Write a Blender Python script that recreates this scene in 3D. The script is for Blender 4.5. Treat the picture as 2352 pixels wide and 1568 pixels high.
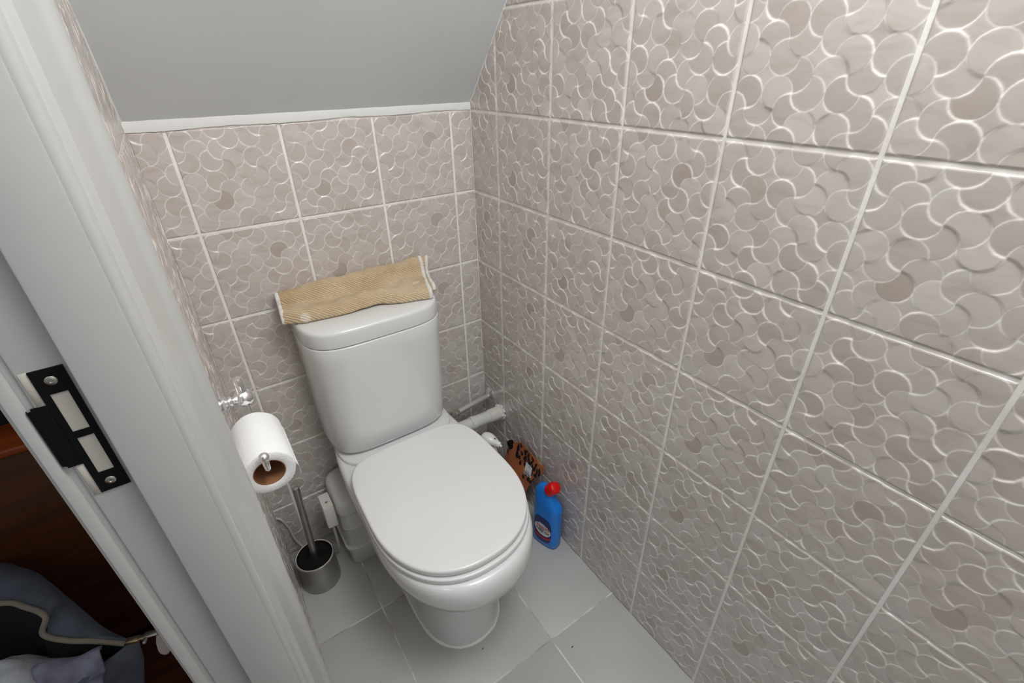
import bpy, bmesh, math, random
import numpy as np
from mathutils import Vector, Matrix
random.seed(7)
for o in list(bpy.data.objects): bpy.data.objects.remove(o)
SC = bpy.context.scene
COL = SC.collection
PI = math.pi

# ------------------------------------------------------------------ camera
CAM = Vector((-0.6681, -1.1554, 1.2813))
yaw, pitch, roll = 0.5968, -0.5280, -0.0149
fw = Vector((math.sin(yaw)*math.cos(pitch), math.cos(yaw)*math.cos(pitch), math.sin(pitch)))
rt = Vector((math.cos(yaw), -math.sin(yaw), 0)); up = rt.cross(fw)
rt, up = math.cos(roll)*rt + math.sin(roll)*up, -math.sin(roll)*rt + math.cos(roll)*up
cd = bpy.data.cameras.new('camera'); cam = bpy.data.objects.new('camera', cd); COL.objects.link(cam)
cd.sensor_width = 36; cd.lens = 1085.0/2352*36; cd.clip_start = 0.02; cd.clip_end = 50
m3 = Matrix((rt, up, -fw)).transposed()
cam.matrix_world = Matrix.Translation(CAM) @ m3.to_4x4()
SC.camera = cam

# ------------------------------------------------------------------ world, lights, exposure
SC.view_settings.view_transform = 'Standard'; SC.view_settings.look = 'None'
SC.view_settings.gamma = 1.0; SC.view_settings.use_curve_mapping = False
SC.view_settings.exposure = 0.0
W = bpy.data.worlds.new('world'); SC.world = W; W.use_nodes = True
bg = W.node_tree.nodes['Background']; bg.inputs[0].default_value = (0.80, 0.90, 1.0, 1); bg.inputs[1].default_value = 0.25
def area(name, loc, size, power, color=(1, 1, 1), tgt=None, shape='DISK'):
    l = bpy.data.lights.new(name, 'AREA'); l.shape = shape; l.size = size; l.energy = power; l.color = color
    o = bpy.data.objects.new(name, l); COL.objects.link(o); o.location = loc
    d = (Vector(tgt) if tgt else Vector(loc) - Vector((0, 0, 1))) - Vector(loc)
    o.rotation_euler = d.to_track_quat('-Z', 'Y').to_euler()
    return o
pl = bpy.data.lights.new('ceiling_lamp_light', 'POINT'); pl.energy = 27.0; pl.shadow_soft_size = 0.20; pl.color = (0.975, 0.99, 1.0)
plo = bpy.data.objects.new('ceiling_lamp_light', pl); COL.objects.link(plo); plo.location = (-0.28, -1.09, 2.00)
area('hall_fill_light', (-1.75, -1.6, 2.3), 0.35, 2.2, (1.0, 0.96, 0.9), (-1.3, -0.4, 0.6))  # fill light added to brighten the dark hall, no lamp known there

# ------------------------------------------------------------------ helpers
def srgb(r, g, b):
    f = lambda c: (c/255/12.92) if c/255 <= 0.04045 else ((c/255+0.055)/1.055)**2.4
    return (f(r), f(g), f(b), 1)
def tag(o, label=None, cat=None, group=None, kind=None):
    if label: o['label'] = label
    if cat: o['category'] = cat
    if group: o['group'] = group
    if kind: o['kind'] = kind
    return o
def empty(name, loc=(0, 0, 0), rz=0, parent=None):
    o = bpy.data.objects.new(name, None); COL.objects.link(o); o.location = loc; o.rotation_euler = (0, 0, rz)
    o.empty_display_size = 0.05
    if parent: o.parent = parent
    return o
def wmat(o):
    return ((wmat(o.parent) @ o.matrix_parent_inverse) if o.parent else Matrix.Identity(4)) @ o.matrix_basis
def absobj(o, parent):
    """parent o (modelled in world coordinates) without moving it"""
    o.parent = parent; o.matrix_parent_inverse = wmat(parent).inverted(); return o
def mkobj(name, mesh, mat=None, parent=None, smooth=False, loc=None):
    o = bpy.data.objects.new(name, mesh); COL.objects.link(o)
    if mat and not mesh.materials: mesh.materials.append(mat)
    if smooth: mesh.polygons.foreach_set('use_smooth', [True]*len(mesh.polygons))
    if parent: o.parent = parent
    if loc: o.location = loc
    return o
def pmesh(name, V, F, mat, parent=None, smooth=False):
    me = bpy.data.meshes.new(name); me.from_pydata([tuple(v) for v in V], [], F); me.update()
    return mkobj(name, me, mat, parent, smooth)
def from_bm(name, bm, mat, parent=None, smooth=False, angle=None):
    me = bpy.data.meshes.new(name); bmesh.ops.recalc_face_normals(bm, faces=bm.faces)
    bm.to_mesh(me); bm.free()
    o = mkobj(name, me, mat, parent, smooth)
    if angle: me.set_sharp_from_angle(angle=math.radians(angle))
    return o
def bm_box(bm, x0, x1, y0, y1, z0, z1, bev=0, seg=3):
    r = bmesh.ops.create_cube(bm, size=1)
    vs = r['verts']
    for v in vs:
        v.co = Vector(((x0+x1)/2+v.co.x*(x1-x0), (y0+y1)/2+v.co.y*(y1-y0), (z0+z1)/2+v.co.z*(z1-z0)))
    if bev:
        es = list({e for v in vs for e in v.link_edges})
        bmesh.ops.bevel(bm, geom=es, offset=bev, segments=seg, profile=0.5, affect='EDGES')
def box(name, x0, x1, y0, y1, z0, z1, mat, parent=None, bev=0, seg=3):
    bm = bmesh.new(); bm_box(bm, x0, x1, y0, y1, z0, z1, bev, seg)
    return from_bm(name, bm, mat, parent, smooth=bool(bev), angle=50 if bev else None)
def frame(d):
    d = Vector(d).normalized(); a = Vector((0, 0, 1)) if abs(d.z) < 0.9 else Vector((1, 0, 0))
    u = d.cross(a).normalized(); return u, d.cross(u).normalized()
def add_lathe(bm, p0, axis, prof, n=40, cap=True):
    """prof: list of (t along axis, radius)."""
    p0 = Vector(p0); axis = Vector(axis).normalized(); u, v = frame(axis); rings = []
    for t, r in prof:
        c = p0+axis*t
        rings.append([bm.verts.new(c+(u*math.cos(2*PI*k/n)+v*math.sin(2*PI*k/n))*max(r, 1e-5)) for k in range(n)])
    for a, b in zip(rings[:-1], rings[1:]):
        for k in range(n): bm.faces.new((a[k], a[(k+1) % n], b[(k+1) % n], b[k]))
    if cap:
        bm.faces.new(rings[0][::-1]); bm.faces.new(rings[-1])
def lathe(name, p0, axis, prof, mat, parent=None, n=40, cap=True, angle=40):
    bm = bmesh.new(); add_lathe(bm, p0, axis, prof, n, cap)
    return from_bm(name, bm, mat, parent, True, angle)
def catmull(P, n=8, closed=False):
    P = [Vector(p) for p in P]; out = []; N = len(P)
    rng = range(N if closed else N-1)
    for i in rng:
        g = (lambda k: P[k % N]) if closed else (lambda k: P[min(max(k, 0), N-1)])
        a, b, c, d = g(i-1), g(i), g(i+1), g(i+2)
        for j in range(n):
            t = j/n
            out.append(0.5*((2*b)+(-a+c)*t+(2*a-5*b+4*c-d)*t*t+(-a+3*b-3*c+d)*t**3))
    if not closed: out.append(P[-1])
    return out
def add_tube(bm, P, r, n=12, closed=False, cap=True):
    P = [Vector(p) for p in P]; N = len(P); R = r if isinstance(r, (list, tuple)) else [r]*N
    rings = []; u = None
    for i in range(N):
        d = (P[(i+1) % N]-P[i-1]) if closed else (P[min(i+1, N-1)]-P[max(i-1, 0)])
        d.normalize()
        if u is None: u, _ = frame(d)
        u = (u-d*u.dot(d)).normalized(); v = d.cross(u)
        rings.append([bm.verts.new(P[i]+(u*math.cos(2*PI*k/n)+v*math.sin(2*PI*k/n))*R[i]) for k in range(n)])
    pairs = list(zip(rings[:-1], rings[1:]))+([(rings[-1], rings[0])] if closed else [])
    for a, b in pairs:
        for k in range(n): bm.faces.new((a[k], a[(k+1) % n], b[(k+1) % n], b[k]))
    if cap and not closed: bm.faces.new(rings[0][::-1]); bm.faces.new(rings[-1])
def tube(name, P, r, mat, parent=None, n=12, closed=False):
    bm = bmesh.new(); add_tube(bm, P, r, n, closed)
    return from_bm(name, bm, mat, parent, True, 50)
def loft(name, rings, mat, parent=None, cap0=True, cap1=True, angle=35, closed=True):
    bm = bmesh.new(); R = [[bm.verts.new(Vector(p)) for p in r] for r in rings]; n = len(R[0])
    for a, b in zip(R[:-1], R[1:]):
        for k in range(n if closed else n-1): bm.faces.new((a[k], a[(k+1) % n], b[(k+1) % n], b[k]))
    if cap0: bm.faces.new(R[0][::-1])
    if cap1: bm.faces.new(R[-1])
    return from_bm(name, bm, mat, parent, True, angle)
def prism(name, poly, z0, z1, mat, parent=None, bev=0):
    """poly in xy extruded along z"""
    bm = bmesh.new(); a = [bm.verts.new((x, y, z0)) for x, y in poly]; b = [bm.verts.new((x, y, z1)) for x, y in poly]
    n = len(poly)
    for k in range(n): bm.faces.new((a[k], a[(k+1) % n], b[(k+1) % n], b[k]))
    bm.faces.new(a[::-1]); bm.faces.new(b)
    return from_bm(name, bm, mat, parent, True, 28)

# ------------------------------------------------------------------ materials
def new_mat(name):
    m = bpy.data.materials.new(name); m.use_nodes = True
    return m, m.node_tree.nodes, m.node_tree.links, m.node_tree.nodes['Principled BSDF']
def noise_mix(nt, base, other, scale, amount, coord='Object', detail=4, lo=0.4, hi=0.65, stretch=None):
    N, L = nt.nodes, nt.links
    tc = N.new('ShaderNodeTexCoord'); src = tc.outputs[coord]
    if stretch:
        mp = N.new('ShaderNodeMapping'); mp.inputs['Scale'].default_value = stretch; L.new(src, mp.inputs[0]); src = mp.outputs[0]
    nz = N.new('ShaderNodeTexNoise'); nz.inputs['Scale'].default_value = scale; nz.inputs['Detail'].default_value = detail
    L.new(src, nz.inputs['Vector'])
    mr = N.new('ShaderNodeMapRange'); mr.inputs[1].default_value = lo; mr.inputs[2].default_value = hi
    mr.inputs[3].default_value = 0; mr.inputs[4].default_value = amount; L.new(nz.outputs[0], mr.inputs[0])
    mx = N.new('ShaderNodeMix'); mx.data_type = 'RGBA'; L.new(mr.outputs[0], mx.inputs[0])
    if isinstance(base, tuple): mx.inputs[6].default_value = base
    else: L.new(base, mx.inputs[6])
    mx.inputs[7].default_value = other
    return mx.outputs[2], nz.outputs[0], src
def add_bump(nt, bsdf, h, strength, dist):
    b = nt.nodes.new('ShaderNodeBump'); b.inputs['Strength'].default_value = strength; b.inputs['Distance'].default_value = dist
    nt.links.new(h, b.inputs['Height']); nt.links.new(b.outputs[0], bsdf.inputs['Normal'])
def simple(name, col, rough=0.5, metal=0, vary=None, bump=None, coat=0, scale=8, stretch=None, spec=None):
    m, N, L, b = new_mat(name)
    b.inputs['Base Color'].default_value = col; b.inputs['Roughness'].default_value = rough; b.inputs['Metallic'].default_value = metal
    b.inputs['Coat Weight'].default_value = coat; b.inputs['Coat Roughness'].default_value = 0.06
    if spec is not None: b.inputs['Specular IOR Level'].default_value = spec
    if vary:
        c, nz, src = noise_mix(m.node_tree, col, vary[0], scale, vary[1], stretch=stretch)
        L.new(c, b.inputs['Base Color'])
    if bump:
        tc = N.new('ShaderNodeTexCoord'); nz = N.new('ShaderNodeTexNoise'); nz.inputs['Scale'].default_value = bump[0]; nz.inputs['Detail'].default_value = 3
        L.new(tc.outputs['Object'], nz.inputs['Vector']); add_bump(m.node_tree, b, nz.outputs[0], bump[1], bump[2])
    return m
M = {}
M['ceramic'] = simple('white_ceramic', srgb(232, 233, 232), 0.16, coat=0.5)
M['seat'] = simple('white_seat_plastic', srgb(238, 238, 237), 0.24, coat=0.15)
M['plastic'] = simple('white_plastic', srgb(218, 218, 215), 0.38)
M['plastic_old'] = simple('aged_white_plastic', srgb(222, 220, 214), 0.4, vary=(srgb(190, 170, 140), 0.25), scale=9)
M['caulk'] = simple('silicone_bead', srgb(246, 246, 244), 0.5, bump=(60, .5, .002))
M['plaster'] = simple('ceiling_paint', srgb(222, 225, 226), 0.8, bump=(35, .25, .002), vary=(srgb(214, 217, 218), .5), scale=3)
M['trim'] = simple('white_filler', srgb(238, 238, 236), 0.75, bump=(45, .6, .002))
M['paint'] = simple('gloss_wood_paint', srgb(190, 190, 188), 0.34, bump=(14, .30, .002), vary=(srgb(178, 178, 176), .5), scale=5, stretch=(1, 1, .25))
M['wallpaint'] = simple('wall_paint', srgb(200, 200, 198), 0.7)
M['chrome'] = simple('chrome', (0.92, 0.92, 0.93, 1), 0.15, 1)
M['pipe_chrome'] = simple('satin_chrome_pipe', (0.97, 0.97, 0.98, 1), 0.30, 1)
M['steel'] = simple('brushed_steel', (0.50, 0.485, 0.46, 1), 0.34, 1, vary=((.30, .29, .28, 1), .5), scale=14, stretch=(1, 1, .35))
M['steel_rim'] = simple('bright_steel_rim', (0.60, 0.57, 0.53, 1), 0.24, 1)
M['black'] = simple('black_plastic', srgb(10, 10, 11), 0.5, spec=.2)
M['blackmetal'] = simple('black_strike_metal', srgb(10, 11, 11), 0.6, spec=.2)
M['screw'] = simple('screw_steel', (0.55, 0.52, 0.48, 1), 0.35, 1)
M['card'] = simple('cardboard_core', srgb(150, 104, 68), 0.9)
M['paper'] = simple('toilet_paper', srgb(240, 240, 238), 0.95, bump=(260, .5, .0015))
M['rawwood'] = simple('mortise_wood', srgb(196, 190, 180), 0.7)
M['blue'] = simple('blue_bottle_plastic', srgb(24, 132, 232), 0.32, coat=.1)
M['navy'] = simple('navy_label_print', srgb(10, 44, 112), 0.4)
M['white_print'] = simple('white_print', srgb(225, 225, 228), 0.5)
M['red'] = simple('red_cap_plastic', srgb(222, 12, 8), 0.35)
M['red_print'] = simple('red_print', srgb(190, 22, 28), 0.5)
M['black_print'] = simple('black_print', srgb(18, 18, 20), 0.5)
M['cyan_print'] = simple('light_blue_print', srgb(60, 120, 190), 0.5)
M['copper'] = simple('copper_film', srgb(196, 118, 76), 0.42, metal=.25, vary=(srgb(140, 78, 36), .7), scale=14, bump=(28, .5, .006))
M['hallfloor'] = simple('dark_wood_floor', srgb(110, 56, 34), 0.5, vary=(srgb(76, 38, 22), .8), scale=5, stretch=(1, 8, 1))
M['chest'] = simple('dark_stained_wood', srgb(92, 50, 22), 0.5, vary=(srgb(74, 36, 14), .9), scale=4, stretch=(1, 1, 9))
M['chest_top'] = simple('lit_top_wood', srgb(176, 82, 30), 0.4, vary=(srgb(120, 50, 18), .8), scale=6, stretch=(1, 7, 1))  # brighter version of the cabinet wood, light on its top put into the colour
M['greycloth'] = simple('grey_fabric', srgb(104, 110, 122), 0.95, vary=(srgb(84, 89, 102), .6), scale=30, bump=(220, .4, .002))
M['lining'] = simple('black_lining', srgb(24, 25, 28), 0.9)
M['whitecloth'] = simple('white_cloth', srgb(205, 207, 212), 0.95, bump=(40, .5, .01))
M['zip'] = simple('beige_zip_tape', srgb(150, 140, 124), 0.8, bump=(300, .8, .002))
M['brass'] = simple('brass', (0.55, 0.42, 0.25, 1), 0.35, 1)
M['pull'] = simple('clear_pull_tab', srgb(186, 172, 162), 0.35)
M['binding'] = simple('white_towel_binding', srgb(232, 229, 222), 0.9, bump=(300, .8, .002))
M['speck'] = simple('dark_grit', srgb(40, 38, 36), 0.8)

def tile_material():
    m, N, L, b = new_mat('embossed_wall_tile')
    at = N.new('ShaderNodeAttribute'); at.attribute_name = 'tone'
    sep = N.new('ShaderNodeSeparateColor'); L.new(at.outputs['Color'], sep.inputs[0])
    mx = N.new('ShaderNodeMix'); mx.data_type = 'RGBA'
    mx.inputs[6].default_value = srgb(211, 203, 198); mx.inputs[7].default_value = srgb(181, 168, 158)
    L.new(sep.outputs[0], mx.inputs[0])
    # streaky marble-like veins, different on every tile
    tc = N.new('ShaderNodeTexCoord'); oi = N.new('ShaderNodeObjectInfo'); sc = N.new('ShaderNodeVectorMath'); sc.operation = 'SCALE'
    cmb = N.new('ShaderNodeCombineXYZ'); L.new(oi.outputs['Random'], cmb.inputs[0]); L.new(oi.outputs['Random'], cmb.inputs[1])
    sc.inputs['Scale'].default_value = 7.3; L.new(cmb.outputs[0], sc.inputs[0])
    ad = N.new('ShaderNodeVectorMath'); L.new(tc.outputs['Object'], ad.inputs[0]); L.new(sc.outputs[0], ad.inputs[1])
    mp = N.new('ShaderNodeMapping'); mp.inputs['Rotation'].default_value = (0, 0, .35); mp.inputs['Scale'].default_value = (.35, 1, 1); L.new(ad.outputs[0], mp.inputs[0])
    nz = N.new('ShaderNodeTexNoise'); nz.inputs['Scale'].default_value = 55; nz.inputs['Detail'].default_value = 5; nz.inputs['Distortion'].default_value = .6
    L.new(mp.outputs[0], nz.inputs['Vector'])
    mr = N.new('ShaderNodeMapRange'); mr.inputs[1].default_value = .48; mr.inputs[2].default_value = .74; mr.inputs[3].default_value = 0; mr.inputs[4].default_value = .45; L.new(nz.outputs[0], mr.inputs[0])
    m1 = N.new('ShaderNodeMix'); m1.data_type = 'RGBA'; L.new(mr.outputs[0], m1.inputs[0]); L.new(mx.outputs[2], m1.inputs[6]); m1.inputs[7].default_value = srgb(178, 165, 153)
    m2 = N.new('ShaderNodeMix'); m2.data_type = 'RGBA'
    mu = N.new('ShaderNodeMath'); mu.operation = 'MULTIPLY'; mu.inputs[1].default_value = .7; L.new(sep.outputs[1], mu.inputs[0]); L.new(mu.outputs[0], m2.inputs[0]); L.new(m1.outputs[2], m2.inputs[6])
    m2.inputs[7].default_value = srgb(250, 246, 240)
    L.new(m2.outputs[2], b.inputs['Base Color'])
    b.inputs['Roughness'].default_value = 0.26; b.inputs['Specular IOR Level'].default_value = 0.6
    return m
M['tile'] = tile_material()
M['grout'] = simple('cream_grout', srgb(250, 247, 242), 0.85, vary=(srgb(226, 220, 210), .5), scale=12, bump=(120, .5, .001))

def floor_tile_material():
    m, N, L, b = new_mat('grey_floor_tile')
    c, nz, src = noise_mix(m.node_tree, srgb(194, 194, 191), srgb(180, 180, 177), 3.5, 0.7)
    # tiny dark specks of grit
    vo = N.new('ShaderNodeTexVoronoi'); vo.inputs['Scale'].default_value = 22; L.new(src, vo.inputs['Vector'])
    cmp_ = N.new('ShaderNodeMath'); cmp_.operation = 'LESS_THAN'; cmp_.inputs[1].default_value = 0.022; L.new(vo.outputs['Distance'], cmp_.inputs[0])
    mx = N.new('ShaderNodeMix'); mx.data_type = 'RGBA'; L.new(cmp_.outputs[0], mx.inputs[0]); L.new(c, mx.inputs[6]); mx.inputs[7].default_value = srgb(96, 94, 90)
    L.new(mx.outputs[2], b.inputs['Base Color']); b.inputs['Roughness'].default_value = 0.42
    add_bump(m.node_tree, b, nz, 0.15, 0.004)
    return m
M['floortile'] = floor_tile_material()
M['floorgrout'] = simple('dirty_floor_grout', srgb(232, 230, 224), 0.9, vary=(srgb(128, 114, 92), .75), scale=11, bump=(90, .8, .002))

def towel_material():
    m, N, L, b = new_mat('tan_towelling')
    c, nz, src = noise_mix(m.node_tree, srgb(226, 205, 173), srgb(198, 170, 132), 9, 0.9, detail=3)
    wv = N.new('ShaderNodeTexWave'); wv.wave_type = 'BANDS'; wv.bands_direction = 'DIAGONAL'
    wv.inputs['Scale'].default_value = 78; wv.inputs['Distortion'].default_value = 3.0; wv.inputs['Detail'].default_value = 2; wv.inputs['Detail Scale'].default_value = 2
    L.new(src, wv.inputs['Vector'])
    mx = N.new('ShaderNodeMix'); mx.data_type = 'RGBA'; mx.blend_type = 'MULTIPLY'; mx.inputs[0].default_value = 1
    rr = N.new('ShaderNodeValToRGB'); rr.color_ramp.elements[0].color = (.74, .68, .60, 1); rr.color_ramp.elements[1].color = (1, 1, 1, 1)
    L.new(wv.outputs[0], rr.inputs[0]); L.new(c, mx.inputs[6]); L.new(rr.outputs[0], mx.inputs[7])
    # pale spots on the cloth
    out = mx.outputs[2]
    for (x, y, z, r) in ((-.518, -.108, .797, .0095), (-.244, -.104, .811, .008)):
        vd = N.new('ShaderNodeVectorMath'); vd.operation = 'DISTANCE'; L.new(src, vd.inputs[0]); vd.inputs[1].default_value = (x, y, z)
        mr = N.new('ShaderNodeMapRange'); mr.inputs[1].default_value = r; mr.inputs[2].default_value = r+.003; mr.inputs[3].default_value = .7; mr.inputs[4].default_value = 0
        L.new(vd.outputs['Value'], mr.inputs[0])
        mm = N.new('ShaderNodeMix'); mm.data_type = 'RGBA'; L.new(mr.outputs[0], mm.inputs[0]); L.new(out, mm.inputs[6]); mm.inputs[7].default_value = srgb(236, 228, 214); out = mm.outputs[2]
    L.new(out, b.inputs['Base Color']); b.inputs['Roughness'].default_value = 0.95
    b.inputs['Sheen Weight'].default_value = 0.2
    add_bump(m.node_tree, b, wv.outputs[0], 0.7, 0.0016)
    return m
M['towel'] = towel_material()

# ------------------------------------------------------------------ embossed tiles
STEP = 0.2; HSTEP = 0.199; GAP = 0.0042; TS = STEP-GAP
def blur(a, k=1):
    for _ in range(k):
        p = np.pad(a, 1, mode='edge')
        a = (p[:-2, 1:-1]+2*p[1:-1, 1:-1]+p[2:, 1:-1])/4
        p = np.pad(a, 1, mode='edge'); a = (p[1:-1, :-2]+2*p[1:-1, 1:-1]+p[1:-1, 2:])/4
    return a
# owner of each lens between the discs of lattice B (2+4i, 2+4j cm) and lattice A (4i, 4j cm); letters listed belong to A
LENS_A = {(0, 4): 'SE', (1, 4): 'NW NE SW SE', (2, 4): 'NW', (3, 4): 'NE', (4, 4): 'SW', (0, 3): 'NW', (1, 3): 'NE', (2, 3): 'SW', (3, 3): 'SE', (4, 3): 'NW NE SW SE',
          (0, 2): 'SW', (1, 2): 'SE', (2, 2): 'NW NE SW SE', (3, 2): 'NW', (4, 2): 'NE', (0, 1): 'NW NE SW SE', (1, 1): 'NW', (2, 1): 'NE', (3, 1): 'SW', (4, 1): 'SE',
          (0, 0): 'NE', (1, 0): 'SW', (2, 0): 'SE', (3, 0): 'NW NE SW SE', (4, 0): 'NW'}
DARK = {('B', 1, 1): 1.0, ('A', 3, 0): .6, ('A', 4, 0): .65, ('A', 2, 2): .5, ('A', 3, 2): .0, ('A', 2, 3): .55, ('B', 0, 3): .4, ('B', 3, 3): .5, ('B', 4, 4): .5, ('A', 1, 5): .45, ('B', 4, 1): .4, ('B', 1, 3): .35, ('A', 0, 3): .4, ('B', 3, 4): .4}
def relief(seed, flip=0, N=400):
    """tile of 2 cm discs; every disc is a slightly tilted plane, low ones are overlapped by their neighbours"""
    rng = np.random.default_rng(seed+100); s = 0.2
    g = (np.arange(N)+.5)/N*s; U, V = np.meshgrid(g, g, indexing='ij')
    own = np.full((N, N), -1)
    ids = {}; P = []
    for i in range(-1, 7):
        for j in range(-1, 7): ids['A', i, j] = len(P); P.append((.04*i, .04*j))
    for i in range(-1, 6):
        for j in range(-1, 6): ids['B', i, j] = len(P); P.append((.02+.04*i, .02+.04*j))
    # nearest lattice centre decides outside the lenses
    P = np.array(P); R2 = .02**2
    ia = np.rint(U/.04).astype(int); ja = np.rint(V/.04).astype(int)
    ib = np.clip(np.floor(U/.04).astype(int), 0, 4); jb = np.clip(np.floor(V/.04).astype(int), 0, 4)
    dA = (U-.04*ia)**2+(V-.04*ja)**2; dB = (U-.02-.04*ib)**2+(V-.02-.04*jb)**2
    inA = dA <= R2; inB = dB <= R2
    for i in range(5):
        for j in range(5):
            for q, (di, dj) in (('NE', (1, 1)), ('NW', (0, 1)), ('SE', (1, 0)), ('SW', (0, 0))):
                m = (ib == i) & (jb == j) & (ia == i+di) & (ja == j+dj)
                a_ = ids['A', i+di, j+dj]; b_ = ids['B', i, j]
                toA = q in LENS_A[i, j].split()
                both = m & inA & inB
                own[m & inA & ~inB] = a_; own[m & inB & ~inA] = b_
                own[both] = a_ if toA else b_
                own[m & ~inA & ~inB] = a_
    n = len(P); ang = PI/2+rng.normal(0, 1.55, n); tl = 0.018+0.060*rng.random(n)**1.2; base = (rng.random(n)-.5)*.0006
    ang = -ang if flip == 1 else (ang+PI if flip == 2 else ang)
    for (i, j), q in LENS_A.items():
        if len(q) > 5: base[ids['B', i, j]] -= .0003; tl[ids['B', i, j]] *= .4
    tr = np.random.default_rng(seed); tone = .30*tr.random(n)
    for k_, v_ in DARK.items(): tone[ids[k_]] = max(0, v_*(.45+.45*tr.random()))
    o = np.clip(own, 0, None)
    H = base[o]+tl[o]*(np.cos(ang[o])*(U-P[o, 0])+np.sin(ang[o])*(V-P[o, 1]))
    H += 0.00025*(1-((U-P[o, 0])**2+(V-P[o, 1])**2)/.0004)
    T = tone[o]
    ed = np.zeros((N, N)); ed[1:] += own[1:] != own[:-1]; ed[:, 1:] += own[:, 1:] != own[:, :-1]
    ed = np.clip(ed, 0, 1); ed = np.clip(blur(ed, 2)*2.1, 0, 1)
    H = blur(H, 7)-0.00008*ed
    return H, blur(T, 1), ed
RELIEFS = [relief(11), tuple(np.ascontiguousarray(a[:, ::-1]) for a in relief(23, 1)), tuple(np.ascontiguousarray(a[::-1, ::-1]) for a in relief(35, 2)), relief(47)]
_tc = {}
def tile_mesh(var, u0=0.0, u1=TS, v0=0.0, v1=TS, res=0.00105):
    """heightfield tile: local x=u, y=v, z=outward; origin at the tile's lower left corner"""
    key = (var, round(u0, 4), round(u1, 4), round(v0, 4), round(v1, 4), res)
    if key in _tc: return _tc[key]
    H, T, E = RELIEFS[var]; N = H.shape[0]
    nu = max(2, int((u1-u0)/res)); nv = max(2, int((v1-v0)/res))
    uu = np.linspace(u0, u1, nu+1); vv = np.linspace(v0, v1, nv+1)
    iu = np.clip((uu/TS*N).astype(int), 0, N-1); iv = np.clip((vv/TS*N).astype(int), 0, N-1)
    h = H[np.ix_(iu, iv)]; t = T[np.ix_(iu, iv)]; e = E[np.ix_(iu, iv)]
    du = np.minimum(uu-u0, u1-uu)[:, None]; dv = np.minimum(vv-v0, v1-vv)[None, :]; d = np.minimum(du, dv)
    k = np.clip(d/.003, 0, 1); z = (h+.0014)*k; z = z-0.0004*(1-np.clip(d/.0016, 0, 1))**2
    z[0, :] = z[-1, :] = -0.004; z[:, 0] = z[:, -1] = -0.004
    X, Y = np.meshgrid(uu-u0, vv-v0, indexing='ij')
    co = np.stack([X, Y, z], -1).reshape(-1, 3)
    a = np.arange((nu+1)*(nv+1)).reshape(nu+1, nv+1)
    q = np.stack([a[:-1, :-1], a[1:, :-1], a[1:, 1:], a[:-1, 1:]], -1).reshape(-1, 4)
    me = bpy.data.meshes.new('tile_relief'); me.vertices.add(len(co)); me.vertices.foreach_set('co', co.ravel())
    me.loops.add(q.size); me.loops.foreach_set('vertex_index', q.ravel().astype(np.int32))
    me.polygons.add(len(q)); me.polygons.foreach_set('loop_start', np.arange(0, q.size, 4, dtype=np.int32))
    me.polygons.foreach_set('use_smooth', np.ones(len(q), bool))
    me.update(calc_edges=True)
    ca = me.color_attributes.new('tone', 'FLOAT_COLOR', 'POINT')
    ca.data.foreach_set('color', np.stack([t, e, 0*t, 1+0*t], -1).ravel().astype(np.float32))
    me.materials.append(M['tile']); _tc[key] = me
    return me
def put_tile(parent, origin, ux, vx, me):
    """ux, vx: world directions of local x and y"""
    ux = Vector(ux); vx = Vector(vx); n = ux.cross(vx)
    o = bpy.data.objects.new('tile', me); COL.objects.link(o); o.parent = parent
    o.matrix_world = Matrix.Translation(Vector(origin)) @ Matrix((ux, vx, n)).transposed().to_4x4()
    return o

L_ = 0.719; H0 = 1.1863; V1 = 0.1243; B1 = 0.0594
rows = []                                            # (z0, z1) of every tile row
z = H0+6*HSTEP
zs = [H0+k*HSTEP for k in range(6, -6, -1)]
SLOPE0, SLOPE = 1.200, 1.14
CEIL = 2.40
def ceil_z(y): return min(CEIL, SLOPE0+SLOPE*max(0, -y))
YF = -1.80                                           # front wall

# ------------------------------------------------------------------ structure
floor = tag(box('floor', -L_, 0, YF, 0, -0.05, -0.0005, M['floorgrout']), 'pale grey square floor tiles with dirty cream joints', kind='structure')
wr = tag(box('wall_right', 0.0005, 0.06, YF-.05, 0.05, -0.05, CEIL, M['grout']), 'right wall of embossed beige disc pattern tiles', kind='structure')
wb = tag(box('wall_back', -L_-.02, 0.001, 0.0005, 0.06, -0.05, SLOPE0+.06, M['grout']), 'low back wall of embossed beige tiles under the slope', kind='structure')
wl = tag(box('wall_left', -L_-0.0790, -L_-0.0005, -0.720, 0.05, -0.05, CEIL, M['grout']), 'left tiled wall seen edge on behind the architrave', kind='structure')
box('wall_left', -L_-0.0790, -L_-0.0012, YF-.05, -1.56, -0.05, CEIL, M['wallpaint'])['kind'] = 'structure'
box('wall_left', -L_-0.0790, -L_-0.0012, -1.56, -0.72, 2.03, CEIL, M['wallpaint'])['kind'] = 'structure'
wf = tag(box('wall_front', -L_-.02, 0.05, YF-.06, YF, -0.05, CEIL, M['wallpaint']), kind='structure')
# sloped ceiling slab and flat ceiling
ye = -(CEIL-SLOPE0)/SLOPE
pmesh('ceiling', [(-L_-.03, 0.02, SLOPE0-.0228), (0.03, 0.02, SLOPE0-.0228), (0.03, ye, CEIL), (-L_-.03, ye, CEIL),
                  (-L_-.03, 0.02, SLOPE0+.10), (0.03, 0.02, SLOPE0+.10), (0.03, ye, CEIL+.10), (-L_-.03, ye, CEIL+.10)],
      [(0, 1, 2, 3), (4, 7, 6, 5), (0, 4, 5, 1), (2, 6, 7, 3), (0, 3, 7, 4), (1, 5, 6, 2)], M['plaster'])
tag(bpy.data.objects['ceiling'], 'sloping grey painted ceiling under the stairs', kind='structure')
box('ceiling', -L_-.03, 0.05, YF-.05, ye, CEIL, CEIL+.1, M['plaster'])['kind'] = 'structure'
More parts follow.
